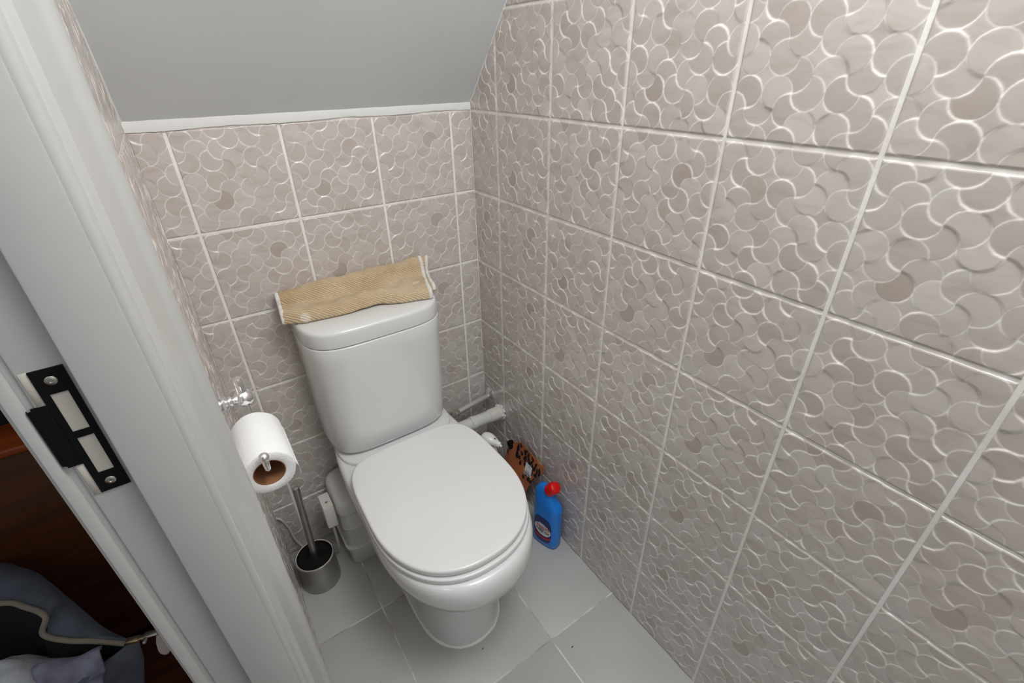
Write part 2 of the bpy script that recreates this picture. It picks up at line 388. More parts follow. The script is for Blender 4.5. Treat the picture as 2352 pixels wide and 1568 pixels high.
# white filler strip along the top of the back wall, a little uneven
bm = bmesh.new(); ring = []
nx = 60
for i in range(nx+1):
    x = -L_+L_*i/nx
    w = .0135+.0012*math.sin(i*.33)+.0007*random.uniform(-1, 1)+.003*(1-i/nx)
    zt = SLOPE0+.0012; zb = zt-w
    yb = -.0032+.0006*math.sin(i*.8)
    ring.append([bm.verts.new(p) for p in ((x, 0.002, zt+.001), (x, yb-.001, zt-.0005+.004), (x, yb-.0016, zt-w*.4), (x, yb, zb+.001), (x, 0.002, zb))])
for a, b in zip(ring[:-1], ring[1:]):
    for k in range(4): bm.faces.new((a[k], b[k], b[k+1], a[k+1]))
tag(from_bm('trim_1', bm, M['trim'], None, True, 40), 'white filler strip between back wall tiles and sloping ceiling', kind='structure')
# thin white paint bead where slope meets the right and left wall
for nm, x in (('trim_2', -0.0008), ('trim_3', -L_+.0008)):
    P = [Vector((x, -t, ceil_z(-t))) for t in np.linspace(0.0, -ye-.01, 30)]
    P = [p+Vector((0, random.uniform(-.0006, .0006), random.uniform(-.0006, .0006))) for p in P]
    o = tube(nm, P, [.0022+random.uniform(-.0005, .0006) for _ in P], M['trim'], None, 8); o['kind'] = 'structure'
# corner joints
for nm, x in (('trim_4', -0.0006), ('trim_5', -L_+.0006)):
    P = [Vector((x+random.uniform(-.0004, .0004), -0.0006, zz)) for zz in np.linspace(0.0, SLOPE0-.014, 40)]
    o = tube(nm, P, [.0016+random.uniform(-.0004, .0004) for _ in P], M['grout'], None, 8); o['kind'] = 'structure'

# right wall tiles: u runs toward the camera (-y), looking at the wall from inside
ti = 0
def var_of(i, j): return (i*2+j*3+(i*j) % 3+(i+j)//3) % 4
hg = GAP/2
def row_bounds(k):       # row k: between z joint H0-k*HSTEP (top) and next
    zt = H0-k*HSTEP; zb = zt-HSTEP
    if k == 5: zb = 0.0-hg
    return zb+hg, zt-hg
for k in range(-6, 6):
    zb, zt = row_bounds(k)
    hgt = min(TS, zt-zb)
    if zb > CEIL: continue
    v1 = TS; v0 = TS-hgt if k == 5 else 0
    for c in range(0, 10):
        y1 = 0.0 if c == 0 else -(V1+(c-1)*STEP); y0 = -(V1+c*STEP)
        if y0 < YF-.1: continue
        if zb > ceil_z(y0)-.002: continue
        a = y1-(hg if c else .001); b = max(y0+hg, YF)
        w = a-b
        # local x = -y direction requires normal -x: (-y) x (z) = -x
        if c == 0: me = tile_mesh(var_of(k, c), TS-w, TS, TS-hgt, TS)
        else: me = tile_mesh(var_of(k, c), 0, w if w < TS-.001 else TS, TS-hgt if hgt < TS-.002 else 0, TS)
        put_tile(wr, (0, a, zb), (0, -1, 0), (0, 0, 1), me)
# back wall tiles: local x = +x, normal must be -y : (x) x (z) = -y
for k in range(0, 6):
    zb, zt = row_bounds(k); hgt = min(TS, zt-zb)
    cols = [(-.001, -(B1)+hg), (-B1-hg, -(B1+STEP)+hg), (-B1-STEP-hg, -(B1+2*STEP)+hg), (-B1-2*STEP-hg, -(B1+3*STEP)+hg), (-B1-3*STEP-hg, -L_+.001)]
    for c, (xr, xl) in enumerate(cols):
        w = xr-xl
        v0 = TS-hgt if hgt < TS-.002 else 0
        if c == 0: me = tile_mesh(var_of(k+1, c), 0, w, v0, TS)
        elif c == 4: me = tile_mesh(var_of(k+1, c), TS-w, TS, v0, TS)
        else: me = tile_mesh(var_of(k+1, c), 0, TS, v0, TS)
        put_tile(wb, (xl, 0, zb), (1, 0, 0), (0, 0, 1), me)
# left wall tiles: normal +x: (y) x (z) = +x
for k in range(-6, 6):
    zb, zt = row_bounds(k); hgt = min(TS, zt-zb)
    if zb > CEIL: continue
    for c in range(0, 4):
        y1 = -c*STEP-.001; y0 = max(-(c+1)*STEP+hg, -0.664)
        if zb > ceil_z(y0)-.002: continue
        w = y1-y0
        me = tile_mesh(var_of(k, c+1), 0, w if w < TS-.003 else TS, TS-hgt if hgt < TS-.002 else 0, TS)
        put_tile(wl, (-L_, y0, zb), (0, 1, 0), (0, 0, 1), me)

# floor tiles: joints at x=-.219,-.547 and y=-.323,-.655,...
gx = [0.0, -.219, -.547, -L_]; gy = [0.0, -.3235, -.6547, -.986, -1.317, -1.648, YF]
fg = .0017
for i in range(3):
    for j in range(6):
        x1 = gx[i]-(fg if i else 0); x0 = gx[i+1]+(fg if i < 2 else 0)
        y1 = gy[j]-(fg if j else 0); y0 = gy[j+1]+fg
        bm = bmesh.new(); bm_box(bm, x0, x1, y0, y1, -.008, random.uniform(-.0003, .0002), .0005, 2)
        o = from_bm('tile', bm, M['floortile'], floor, True, 50)

# ------------------------------------------------------------------ door opening in the left wall
door = tag(empty('door_1', (-0.76, -0.755, 0)), 'grey painted door lining with moulded architrave and black strike plate', kind='structure')
YJ = -0.755
ZT = 2.0
# lining: stop face (proud) and rebated face 12 mm deeper
def vprism(name, poly, mat, parent, z0=0.0, z1=ZT):
    return absobj(prism(name, poly, z0, z1, mat), parent)
r = .0015
vprism('door_stop', [(-.7255, YJ+.03), (-.7255, YJ+r), (-.7255-r*.3, YJ+r*.3), (-.7255-r, YJ), (-.7660, YJ), (-.7672, YJ+.0004), (-.7680, YJ+.0016), (-.7682, YJ+.0025), (-.7682, YJ+.03)], M['paint'], door)
vprism('lining', [(-.7675, YJ+.035), (-.7675, YJ+.0125), (-.7960, YJ+.012), (-.7978, YJ+.0125), (-.7990, YJ+.0145), (-.7990, YJ+.035)], M['paint'], door)
# room side architrave profile (plan: x proud of the wall, y along the wall)
prof = [(-.7310, -.7540), (-.7248, -.7545), (-.7222, -.7540), (-.7200, -.7524), (-.7190, -.7500), (-.7188, -.7470), (-.7190, -.7415), (-.7186, -.7385),
        (-.7172, -.7372), (-.7150, -.7362), (-.7134, -.7345), (-.7128, -.7320), (-.7120, -.7270), (-.7095, -.7100), (-.7075, -.7000), (-.7062, -.6960),
        (-.7048, -.6935), (-.7025, -.6905), (-.7003, -.6870), (-.6990, -.6830), (-.6984, -.6790), (-.6984, -.6755), (-.6992, -.6715), (-.7010, -.6690), (-.7040, -.6678), (-.7205, -.6675), (-.7310, -.6675)]
vprism('architrave', prof, M['paint'], door, 0.0, 2.06)
# hall side architrave
hp = [(-.7985, -.7000), (-.7985, -.7400), (-.8000, -.7405), (-.8035, -.7402), (-.8052, -.7430), (-.8080, -.7438), (-.8115, -.7436), (-.8140, -.7420), (-.8150, -.7385), (-.8150, -.6800), (-.8000, -.6790)]
vprism('architrave', hp, M['paint'], door, 0.0, 2.06)
# far jamb of the opening and head, for completeness
vprism('lining', [(-.7255, -1.53), (-.799, -1.53), (-.799, -1.56), (-.7255, -1.56)], M['paint'], door)
absobj(box('lining', -.799, -.7255, -1.56, YJ+.03, 2.0, 2.03, M['paint']), door)
# strike plate (black) on the rebated face
sp_y = YJ+.012
bm = bmesh.new()
def plate_piece(x0, x1, z0, z1, y=sp_y, t=.0013): bm_box(bm, x0, x1, y-t, y+.0005, z0, z1)
X0, X1, Z0, Z1 = -.7915, -.7722, .988, 1.1035
hx0, hx1 = -.7868, -.7765
plate_piece(X0, hx0, Z0, Z1); plate_piece(hx1, X1, Z0, Z1)
plate_piece(hx0, hx1, 1.0835, Z1); plate_piece(hx0, hx1, 1.0430, 1.0490); plate_piece(hx0, hx1, Z0, 1.0070)
plate_piece(-.8005, X0+.0002, 1.0200, 1.0760)
# lip curling over the outer arris
for (xa, ya, xb, yb) in ((-.8003, sp_y-.0013, -.8030, sp_y-.0004), (-.8030, sp_y-.0004, -.8048, sp_y+.003)):
    vs = [bm.verts.new(p) for p in ((xa, ya, 1.0215), (xb, yb, 1.0225), (xb, yb, 1.0735), (xa, ya, 1.0745), (xa, ya+.0012, 1.0215), (xb, yb+.0012, 1.0225), (xb, yb+.0012, 1.0735), (xa, ya+.0012, 1.0745))]
    for f in ((0, 1, 2, 3), (7, 6, 5, 4), (0, 4, 5, 1), (1, 5, 6, 2), (2, 6, 7, 3), (3, 7, 4, 0)): bm.faces.new([vs[i] for i in f])
sp = absobj(from_bm('strike_plate', bm, M['blackmetal']), door); sp['label'] = 'black metal strike plate with two latch holes'
for (x, zz) in ((-.7820, 1.0940), (-.7825, .9970)):
    s = lathe('screw', (x, sp_y-.0010, zz), (0, -1, 0), [(0, .0036), (.0006, .0036), (.0011, .0030), (.0013, .0016), (.0006, .0012), (.0006, .0001)], M['screw'], None, 24)
    absobj(s, sp)
# dark latch pockets' pale wood seen through the holes and the mortise edges next to the plate
for (z0, z1) in ((1.0065, 1.0435), (1.0485, 1.084)):
    absobj(box('mortise', hx0-.0005, hx1+.0005, sp_y-.0004, sp_y+.0005, z0, z1, M['rawwood']), door)
for (z0, z1) in ((1.0755, 1.1035), (.9870, 1.0200)):
    absobj(box('mortise', -.7965, X0+.0003, sp_y-.0005, sp_y+.0004, z0, z1, M['rawwood'], None, .0002, 1), door)

# ------------------------------------------------------------------ hall beyond the doorway
box('floor', -2.4, -L_-.0001, -2.2, 1.6, -.05, -.004, M['hallfloor'])['kind'] = 'structure'
# planks
hf = bpy.data.objects['floor.001']; hf['label'] = 'dark reddish brown wooden hall floor'
box('wall_back', -2.4, -L_-.08, 1.6, 1.66, 0, 2.4, M['wallpaint'])['kind'] = 'structure'
box('wall_left', -2.46, -2.4, -2.2, 1.6, 0, 2.4, M['wallpaint'])['kind'] = 'structure'
# dark wooden cabinet in the hall
ch = tag(empty('cabinet', (-1.35, -.05, 0)), 'dark brown wooden cabinet standing in the hall beyond the doorway', 'cabinet')
absobj(box('front_panel', -1.95, -.84, -.054, -.036, .07, .652, M['chest'], None, .002), ch)
absobj(box('body', -1.94, -.85, -.036, .040, .03, .640, M['chest']), ch)
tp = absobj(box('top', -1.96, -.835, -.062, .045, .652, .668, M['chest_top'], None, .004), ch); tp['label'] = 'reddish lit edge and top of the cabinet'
absobj(box('dark_sheet', -1.96, -.835, .045, .060, .03, 1.30, M['lining']), ch)  # black sheet added to stand in for the darkness beyond the cabinet top
absobj(box('shadow_plinth', -1.90, -.87, -.020, .03, -.004, .07, M['black']), ch)  # shadow gap under the front panel, painted as a black recessed strip

# ------------------------------------------------------------------ toilet
XC = -0.3695
def egg(w, yb, yf, yc, nf, nb, z, n=72, xc=XC, taper=0.0):
    """closed plan outline: back half superellipse nb, front half superellipse nf"""
    out = []
    for k in range(n):
        t = 2*PI*k/n; c, s = math.cos(t), math.sin(t)
        if s <= 0: e = nf; b = yc-yf
        else: e = nb; b = yb-yc
        x = w*math.copysign(abs(c)**(2/e), c); y = b*math.copysign(abs(s)**(2/e), s)
        if s > 0: x *= 1-taper*(y/b)**2
        out.append((xc+x, yc+y, z))
    return out
toilet = tag(empty('toilet', (XC, -.30, 0)), 'white ceramic close-coupled toilet with its lid down', 'toilet')
secs = [(.106, -.175, -.548, -.40, 2.3, 5, 0), (.1055, -.175, -.547, -.40, 2.3, 5, .012), (.100, -.175, -.541, -.40, 2.25, 5, .05), (.097, -.175, -.536, -.40, 2.2, 5, .11),
        (.098, -.175, -.538, -.40, 2.2, 5, .155), (.102, -.174, -.545, -.40, 2.2, 4.5, .19), (.114, -.172, -.563, -.40, 2.2, 4.5, .222), (.132, -.166, -.592, -.41, 2.2, 5, .252),
        (.151, -.10, -.624, -.415, 2.2, 5.5, .285), (.170, -.04, -.654, -.42, 2.2, 6, .320), (.1765, -.022, -.660, -.42, 2.25, 7, .350), (.1780, -.02, -.659, -.42, 2.25, 8, .375),
        (.1765, -.02, -.654, -.42, 2.25, 8, .388), (.1730, -.022, -.648, -.42, 2.25, 8, .3945), (.165, -.03, -.640, -.42, 2.25, 8, .397)]
rings = [egg(w, yb, yf, yc, nf, nb, z, taper=.10 if z > .2 else .05) for (w, yb, yf, yc, nf, nb, z) in secs]
absobj(loft('bowl', rings, M['ceramic'], None, angle=60), toilet)
# raised rear deck carrying the cistern
dk = [egg(w, -.018, yf, -.10, 3.5, 12, z) for (w, yf, z) in ((.150, -.205, .35), (.1585, -.211, .385), (.1595, -.212, .4000), (.1590, -.2115, .4045), (.157, -.2095, .4065))]
absobj(loft('cistern_deck', dk, M['ceramic'], None, angle=60), toilet)
# seat ring and lid
def slab(name, w, yb, yf, z0, z1, rr, mat, taper=.05, dome=0.0, nb=5.5, nf=2.3):
    R = []
    prof = [(rr*.9, z0), (rr*.25, z0+rr*.3), (0, z0+rr), (0, z1-rr)] + [(rr*(1-math.cos(a)), z1-rr+rr*math.sin(a)) for a in (PI/8, PI/4, PI*3/8, PI/2)]
    for ins, z in prof: R.append(egg(w-ins, yb-ins, yf+ins, -.42, nf, nb, z, 96, taper=taper))
    for s in (.97, .9, .75, .5, .25, .08):
        ww = (w-rr)*s; R.append([(XC+(x-XC)*s, -.42+(y+.42)*s, z1+dome*(1-s*s)) for (x, y, _) in egg(w-rr, yb-rr, yf+rr, -.42, nf, nb, 0, 96, taper=taper)])
    return absobj(loft(name, R, mat, None, angle=40), toilet)
slab('seat_ring', .1765, -.213, -.6365, .3985, .4125, .004, M['seat'])
slab('seat_lid', .1745, -.207, -.6300, .4155, .4325, .0055, M['seat'], dome=.0022)
for sx in (-.075, .075):
    absobj(lathe('hinge', (XC+sx-.02, -.214, .414), (1, 0, 0), [(0, .007), (.001, .008), (.039, .008), (.04, .007)], M['seat'], None, 20), toilet)
# cistern body (D shaped plan) and lid
def dplan(w, D, z, n=4.4, yb=-.018, rad=.006, N=64):
    out = [(XC+CX+w-rad, yb, z), (XC+CX-w+rad, yb, z)][::-1]
    pts = []
    for k in range(N+1):
        t = PI*k/N; c, s = math.cos(t), math.sin(t)
        pts.append((XC+CX+w*math.copysign(abs(c)**(2/n), c), yb-rad-(D-rad)*abs(s)**(2/n), z))
    return out+pts
CX = -.0045
cs = [dplan(w, D, z) for (w, D, z) in ((.140, .128, .4085), (.152, .146, .410), (.1580, .154, .4145), (.1625, .159, .424), (.1645, .162, .442), (.1660, .166, .50), (.1675, .172, .60), (.1690, .177, .70), (.1700, .179, .7375), (.1695, .1785, .7388), (.1680, .177, .7396), (.160, .168, .7398))]
absobj(loft('cistern', cs, M['ceramic'], None, angle=60), toilet)
R = []
for ins, z in ((.0015, .7422), (.0002, .7427), (0, .7440), (0, .7725), (.0008, .7765), (.0026, .7798), (.0055, .7816), (.010, .7826), (.05, .7832), (.11, .7835)):
    R.append(dplan(.1702-ins, .1792-ins, z, n=4.4, yb=-.016))
ld = absobj(loft('cistern_lid', R, M['ceramic'], None, angle=45), toilet)
# silicone bead round the foot
P = [Vector(p) for p in egg(.108, -.10, -.550, -.40, 2.3, 5, .0005)]
absobj(tube('silicone_bead', [p+Vector((random.uniform(-.0006, .0006), random.uniform(-.0006, .0006), 0)) for p in P], [.0042+random.uniform(-.0008, .0010) for _ in P], M['caulk'], None, 10, closed=True), toilet)

# ------------------------------------------------------------------ towel folded over the cistern lid
towel = tag(empty('towel', (-.37, -.07, .783)), 'tan towel with white bound ends folded on the cistern lid', 'towel')
def sheet(name, x0, x1, fn, mat, th, nu=110, nv=34):
    """fn(s, t) -> centre point; closed thin slab with thickness th"""
    top = []; 
    for i in range(nu+1):
        top.append([Vector(fn(i/nu, j/nv)) for j in range(nv+1)])
    V = []; F = []
    nrm = []
    for i in range(nu+1):
        row = []
        for j in range(nv+1):
            a = top[min(i+1, nu)][j]-top[max(i-1, 0)][j]; b = top[i][min(j+1, nv)]-top[i][max(j-1, 0)]
            n = a.cross(b); n.normalize(); row.append(n)
        nrm.append(row)
    idx = lambda s, i, j: s*(nu+1)*(nv+1)+i*(nv+1)+j
    for s in (0, 1):
        for i in range(nu+1):
            for j in range(nv+1): V.append(top[i][j]+nrm[i][j]*(th/2 if s == 0 else -th/2))
    for i in range(nu):
        for j in range(nv):
            F.append((idx(0, i, j), idx(0, i+1, j), idx(0, i+1, j+1), idx(0, i, j+1)))
            F.append((idx(1, i, j), idx(1, i, j+1), idx(1, i+1, j+1), idx(1, i+1, j)))
    for i in range(nu):
        F.append((idx(0, i, 0), idx(1, i, 0), idx(1, i+1, 0), idx(0, i+1, 0)))
        F.append((idx(0, i, nv), idx(0, i+1, nv), idx(1, i+1, nv), idx(1, i, nv)))
    for j in range(nv):
        F.append((idx(0, 0, j), idx(0, 0, j+1), idx(1, 0, j+1), idx(1, 0, j)))
        F.append((idx(0, nu, j), idx(1, nu, j), idx(1, nu, j+1), idx(0, nu, j+1)))
    return pmesh(name, V, F, mat, None, True)
def lerp(a, b, t): return a+(b-a)*t
def tow_profile(s):
    """front fold outline at fraction s along the cistern (left -> right): list of (y, z)"""
    ridge_z = lerp(.8350, .8460, s)+.0020*math.sin(s*5)
    wav = .0045*math.sin(s*8+.4)
    fy = np.interp(s, [0, .12, .35, .55, .62, .75, 1.0], [-.088, -.108, -.120, -.118, -.122, -.140, -.158])
    lift = np.interp(s, [0, .3, .48, .6, .7, 1], [.0, 0, .004, .003, 0, 0])
    vy = np.interp(s, [0, .3, .7, 1], [-.050, -.058, -.060, -.055])      # valley line
    return [(-.012, .790), (-.011, .806), (-.013, ridge_z-.012), (-.020, ridge_z-.001), (-.032, ridge_z+.001), (-.042, ridge_z-.007), (-.0455, .8240), (vy+.003, .8085+wav*.6), (vy-.010, .8045+wav*.8), (lerp(vy, fy, .50), .8105-wav*.5), (lerp(vy, fy, .75), .8125-wav*.5), (fy+.004, .8065), (fy-.001, .7950), (fy, .7870+lift), (fy+.012, .7862+lift), (fy+.05, .7862)]
XL0, XL1 = -.5560, -.1930
def tow_fn(s, t, dx=0, dy=0, dz=0, sx=1.0):
    P = tow_profile(s); n = len(P)-1; f = t*n; i = min(int(f), n-1); u = f-i
    g = lambda k: Vector((0, P[min(max(k, 0), n)][0], P[min(max(k, 0), n)][1]))
    a, b, c, d = g(i-1), g(i), g(i+1), g(i+2)
    p = 0.5*((2*b)+(-a+c)*u+(2*a-5*b+4*c-d)*u*u+(-a+3*b-3*c+d)*u**3)
    x = lerp(XL0, XL1, s)
    # slanted ends
    x += (s-.5)*2*.012*min(1, max(0, (-p.y-.02)/.1))*(-1 if s > .5 else .9)
    x -= .022*s*max(0, (-p.y-.05)/.1)
    wrk = .0020*math.sin(x*48+p.y*60)+.0013*math.sin(x*120-p.y*90+1)
    return (x+dx, p.y+dy, max(p.z+dz+wrk*(1 if p.z > .79 else .2), .7865))
cl = absobj(sheet('cloth', 0, 0, tow_fn, M['towel'], .0042, 130, 60), towel)
# inner fold showing behind at the right hand end
def inner(s, t):
    x, y, zz = tow_fn(.80+.20*s, t*.82+.02)
    return (x+.0190+.005*math.sin(t*9), min(y*.80-.002, -.008)+.0, zz-.003-.006*t if t < .8 else max(zz-.006, .7872))
absobj(sheet('inner_fold', 0, 0, inner, M['towel'], .004, 24, 50), towel)
for (fn, s) in ((tow_fn, 0.0), (tow_fn, 1.0), (inner, 1.0)):
    P = [Vector(fn(s, t)) for t in np.linspace(.02, .93, 60)]
    bmn = bmesh.new(); R = []
    for i, p in enumerate(P):
        d = (P[min(i+1, 59)]-P[max(i-1, 0)]).normalized(); xx = Vector((1, 0, 0)); nn = d.cross(xx).normalized()
        w, h = .0050, .0034+.0004*math.sin(i*1.7)
        cx = p+xx*(.0025 if s == 0 else -.0022)
        R.append([bmn.verts.new(cx+xx*w*math.cos(a)+nn*h*math.sin(a)) for a in [2*PI*k/12 for k in range(12)]])
    for a, b in zip(R[:-1], R[1:]):
        for k in range(12): bmn.faces.new((a[k], a[(k+1) % 12], b[(k+1) % 12], b[k]))
    bmn.faces.new(R[0][::-1]); bmn.faces.new(R[-1])
    absobj(from_bm('binding', bmn, M['binding'], None, True), towel)

# ------------------------------------------------------------------ toilet roll holder and roll on the left wall
XH = -.6795
hold = tag(empty('toilet_roll_holder', (-L_, -.49, .877)), 'chrome toilet roll holder with ball joints on the left wall', 'roll holder')
bm = bmesh.new()
add_lathe(bm, (-L_+.002, -.488, .877), (1, 0, 0), [(0, .022), (.003, .022), (.006, .018), (.008, .009), (.0095, .0075), (.011, .0115), (.0145, .0125), (.017, .0095), (.0185, .0065), (.020, .0085), (.0225, .0085), (.0245, .0055), (.030, .0050), (.034, .0065)], 36)
absobj(from_bm('wall_rose', bm, M['chrome'], None, True, 40), hold)
absobj(lathe('ball_joint', (XH, -.488, .877), (0, 0, 1), [(-.0135*math.cos(a), .0135*math.sin(a)) for a in np.linspace(.001, PI-.001, 24)], M['chrome'], None, 36), hold)
absobj(lathe('finial', (XH, -.488, .886), (0, 0, 1), [(0, .0078), (.004, .0066), (.012, .0068), (.022, .0062), (.0245, .0050), (.0255, .002)], M['chrome'], None, 28), hold)
bar = catmull([(XH, -.488, .868), (XH, -.488, .850), (XH, -.493, .8405), (XH, -.505, .8385), (XH, -.56, .8380), (XH, -.6030, .8380), (XH, -.6110, .8400), (XH, -.6140, .8470), (XH, -.6140, .8560)], 8)
absobj(tube('bar', bar, .0042, M['chrome'], None, 16), hold)
absobj(lathe('ball_end', (XH, -.6140, .8605), (0, 0, 1), [(-.0066*math.cos(a), .0066*math.sin(a)) for a in np.linspace(.001, PI-.001, 20)], M['chrome'], None, 28), hold)
RZ = .8380+.0042-.0172
roll = tag(empty('toilet_roll', (XH, -.55, RZ)), 'half used white toilet paper roll hanging on the chrome bar', 'toilet roll')
Ro, Ri = .0330, .0198
bm = bmesh.new(); n = 96; y0, y1 = -.603, -.503
def ringy(rad, y, wob=0): return [bm.verts.new((XH+(rad+wob*math.sin(5*t)+wob*.6*math.sin(9*t+1))*math.cos(t), y, RZ+(rad+wob*math.sin(5*t))*math.sin(t))) for t in [2*PI*k/n for k in range(n)]]
seq = [(Ri, y0), (Ri+.001, y0-.0006), (Ro-.002, y0-.0004), (Ro-.0005, y0+.0006), (Ro, y0+.002), (Ro, y1-.002), (Ro-.0005, y1-.0006), (Ro-.002, y1), (Ri, y1), (Ri, y0)]
rr_ = [ringy(a, b, .00035 if a > .03 else 0) for a, b in seq[:-1]]; rr_.append(rr_[0])
for a, b in zip(rr_[:-1], rr_[1:]):
    for k in range(n): bm.faces.new((a[k], a[(k+1) % n], b[(k+1) % n], b[k]))
absobj(from_bm('paper', bm, M['paper'], None, True, 40), roll)
bm = bmesh.new(); rr_ = [ringy(a, b) for a, b in ((Ri-.0001, y0+.0003), (Ri-.0001, y1-.0003), (Ri-.0011, y1-.0003), (Ri-.0011, y0+.0003))]; rr_.append(rr_[0])
for a, b in zip(rr_[:-1], rr_[1:]):
    for k in range(n): bm.faces.new((a[k], a[(k+1) % n], b[(k+1) % n], b[k]))
absobj(from_bm('cardboard_core', bm, M['card'], None, True, 40), roll)
# loose sheet end on the right hand side
tail = lambda s, t: (XH+Ro+.0006+.0010*math.sin(t*4)+.0015*t, lerp(y0+.002, y1-.002, s), RZ-.004-.020*t)
absobj(sheet('loose_sheet', 0, 0, tail, M['paper'], .0004, 20, 8), roll)

# ------------------------------------------------------------------ toilet brush
BX, BY = -.6575, -.1375
br = tag(empty('toilet_brush', (BX, BY, 0)), 'toilet brush in a round brushed steel holder beside the toilet', 'toilet brush')
hh = .103; Rb = .0520
absobj(lathe('holder', (BX, BY, 0), (0, 0, 1), [(0, Rb-.001), (.0008, Rb), (hh-.003, Rb), (hh-.003, Rb-.003), (.01, Rb-.003)], M['steel'], None, 72, cap=False), br)
absobj(lathe('holder_rim', (BX, BY, 0), (0, 0, 1), [(hh-.003, Rb), (hh-.0015, Rb+.0008), (hh, Rb+.0004), (hh+.0006, Rb-.0015), (hh, Rb-.0045), (hh-.004, Rb-.0050)], M['steel_rim'], None, 72, cap=False), br)
absobj(lathe('lid', (BX, BY, 0), (0, 0, 1), [(hh-.010, .044), (hh-.004, Rb-.0045), (hh-.0035, Rb-.0052), (hh-.0060, Rb-.0075), (hh-.0070, Rb-.010), (hh-.0045, .014), (hh-.002, .0085), (hh-.001, .001)], M['black'], None, 64), br)
absobj(lathe('handle', (BX, BY, hh-.004), (.010, .012, .255), [(0, .0096), (.004, .0090), (.20, .0086), (.2515, .0086), (.2535, .0076), (.2545, .004), (.2548, .001)], M['steel'], None, 32), br)

# ------------------------------------------------------------------ macerator pump behind the toilet
def rrect(x0, x1, y0, y1, r, z, n=8):
    out = []
    for (cx, cy, a0) in ((x1-r, y1-r, 0), (x0+r, y1-r, PI/2), (x0+r, y0+r, PI), (x1-r, y0+r, 1.5*PI)):
        for k in range(n+1):
            a = a0+PI/2*k/n; out.append((cx+r*math.cos(a), cy+r*math.sin(a), z))
    return out
mac = tag(empty('macerator_pump', (-.36, -.09, 0)), 'white plastic macerator pump box tucked behind the toilet', 'macerator pump')
mx0, mx1, my0, my1 = -.5720, -.1900, -.1640, -.0080
def rb(ins, z, r=.030): return rrect(mx0+ins, mx1-ins, my0+ins, my1-max(0, ins*.2), r-ins*.3, z)
absobj(loft('tub', [rb(.008, 0), (rb(.006, .003)), rb(.003, .062), rb(.003, .066)], M['plastic'], None), mac)
absobj(loft('flange', [rb(-.001, .066), rb(-.0030, .068), rb(-.0030, .0755), rb(-.0012, .0775), rb(.002, .0785)], M['plastic'], None), mac)
absobj(loft('body', [rb(.003, .078), rb(.004, .150), rb(.0035, .1515), rb(.0045, .153), rb(.0050, .215)], M['plastic'], None), mac)
absobj(loft('top_cover', [rb(.002, .214), rb(.0005, .216), rb(.0015, .238), rb(.004, .2475), rb(.009, .2535), rb(.018, .2575), rb(.04, .2590)], M['plastic'], None), mac)
# white cable clip box on the pump's side
eb = absobj(loft('cable_box', [rrect(-.6030, -.5745, -.1330, -.0750, .004, z) for z in (.168, .170, .244)]+[rrect(-.6020, -.5755, -.1320, -.0760, .004, .2460)], M['plastic_old'], None), mac)
absobj(lathe('screw', (-.5882, -.112, .2461), (0, 0, 1), [(0, .0036), (.0004, .0036), (.0006, .001)], M['card'], None, 16), eb)
cb = catmull([(-.5880, -.112, .167), (-.5885, -.113, .130), (-.590, -.108, .06), (-.600, -.085, .012), (-.625, -.050, .006), (-.665, -.030, .006), (-.690, -.010, .055), (-.6950, -.0060, .105), (-.7060, -.0060, .150), (-.7180, -.0060, .166), (-.7250, -.006, .168)], 8)
tag(tube('power_cable', cb, .0036, M['plastic_old'], None, 10), 'thin white cable looping behind the toilet brush', 'cable')

# ------------------------------------------------------------------ pipes out of the right wall
pc = tag(empty('water_pipe', (0, -.040, .318)), 'chrome water pipe with round wall rosette beside the cistern', 'pipe')
absobj(lathe('rosette', (-.0005, -.040, .318), (-1, 0, 0), [(0, .0255), (.002, .0255), (.006, .0220), (.010, .0140), (.0125, .0112)], M['pipe_chrome'], None, 48), pc)
absobj(tube('pipe', [(0, -.040, .318), (-.10, -.054, .318), (-.165, -.063, .317)], .0090, M['pipe_chrome'], None, 24), pc)
absobj(lathe('nut', (-.135, -.0588, .3175), (-1, -.14, 0), [(0, .0098), (.001, .0115), (.009, .0115), (.010, .0100), (.013, .0095), (.014, .0120), (.028, .0120), (.030, .009)], M['steel_rim'], None, 6, angle=20), pc)
pw = tag(empty('waste_pipe', (0, -.108, .290)), 'thick white waste pipe sealed into the right wall', 'pipe')
d = Vector((-.2, -.007, .012))
p0 = Vector((.0, -.107, .289))
absobj(lathe('pipe', p0, d, [(0, .0195), (.001, .0200), (.2, .0200)], M['plastic'], None, 40), pw)
absobj(lathe('coupling', p0, d, [(.010, .0200), (.011, .0224), (.0545, .0224), (.0555, .0200)], M['plastic_old'], None, 40), pw)
absobj(lathe('coupling', p0, d, [(.105, .0200), (.106, .0222), (.1230, .0222), (.1240, .0205)], M['plastic'], None, 40), pw)
bm = bmesh.new()
for k in range(26):
    a = 2*PI*k/26+random.uniform(-.1, .1); q = p0+Vector((-random.uniform(0, .011), math.cos(a)*.0215, math.sin(a)*.0215)); rr0 = random.uniform(.0035, .0075)
    mt = Matrix.Translation(q) @ Matrix.Diagonal((random.uniform(.7, 1.2), 1, 1, 1))
    bmesh.ops.create_icosphere(bm, subdivisions=2, radius=rr0, matrix=mt)
sl = absobj(from_bm('sealant', bm, M['plastic_old'], None, True), pw); sl['label'] = 'lumpy cream sealant at the wall'

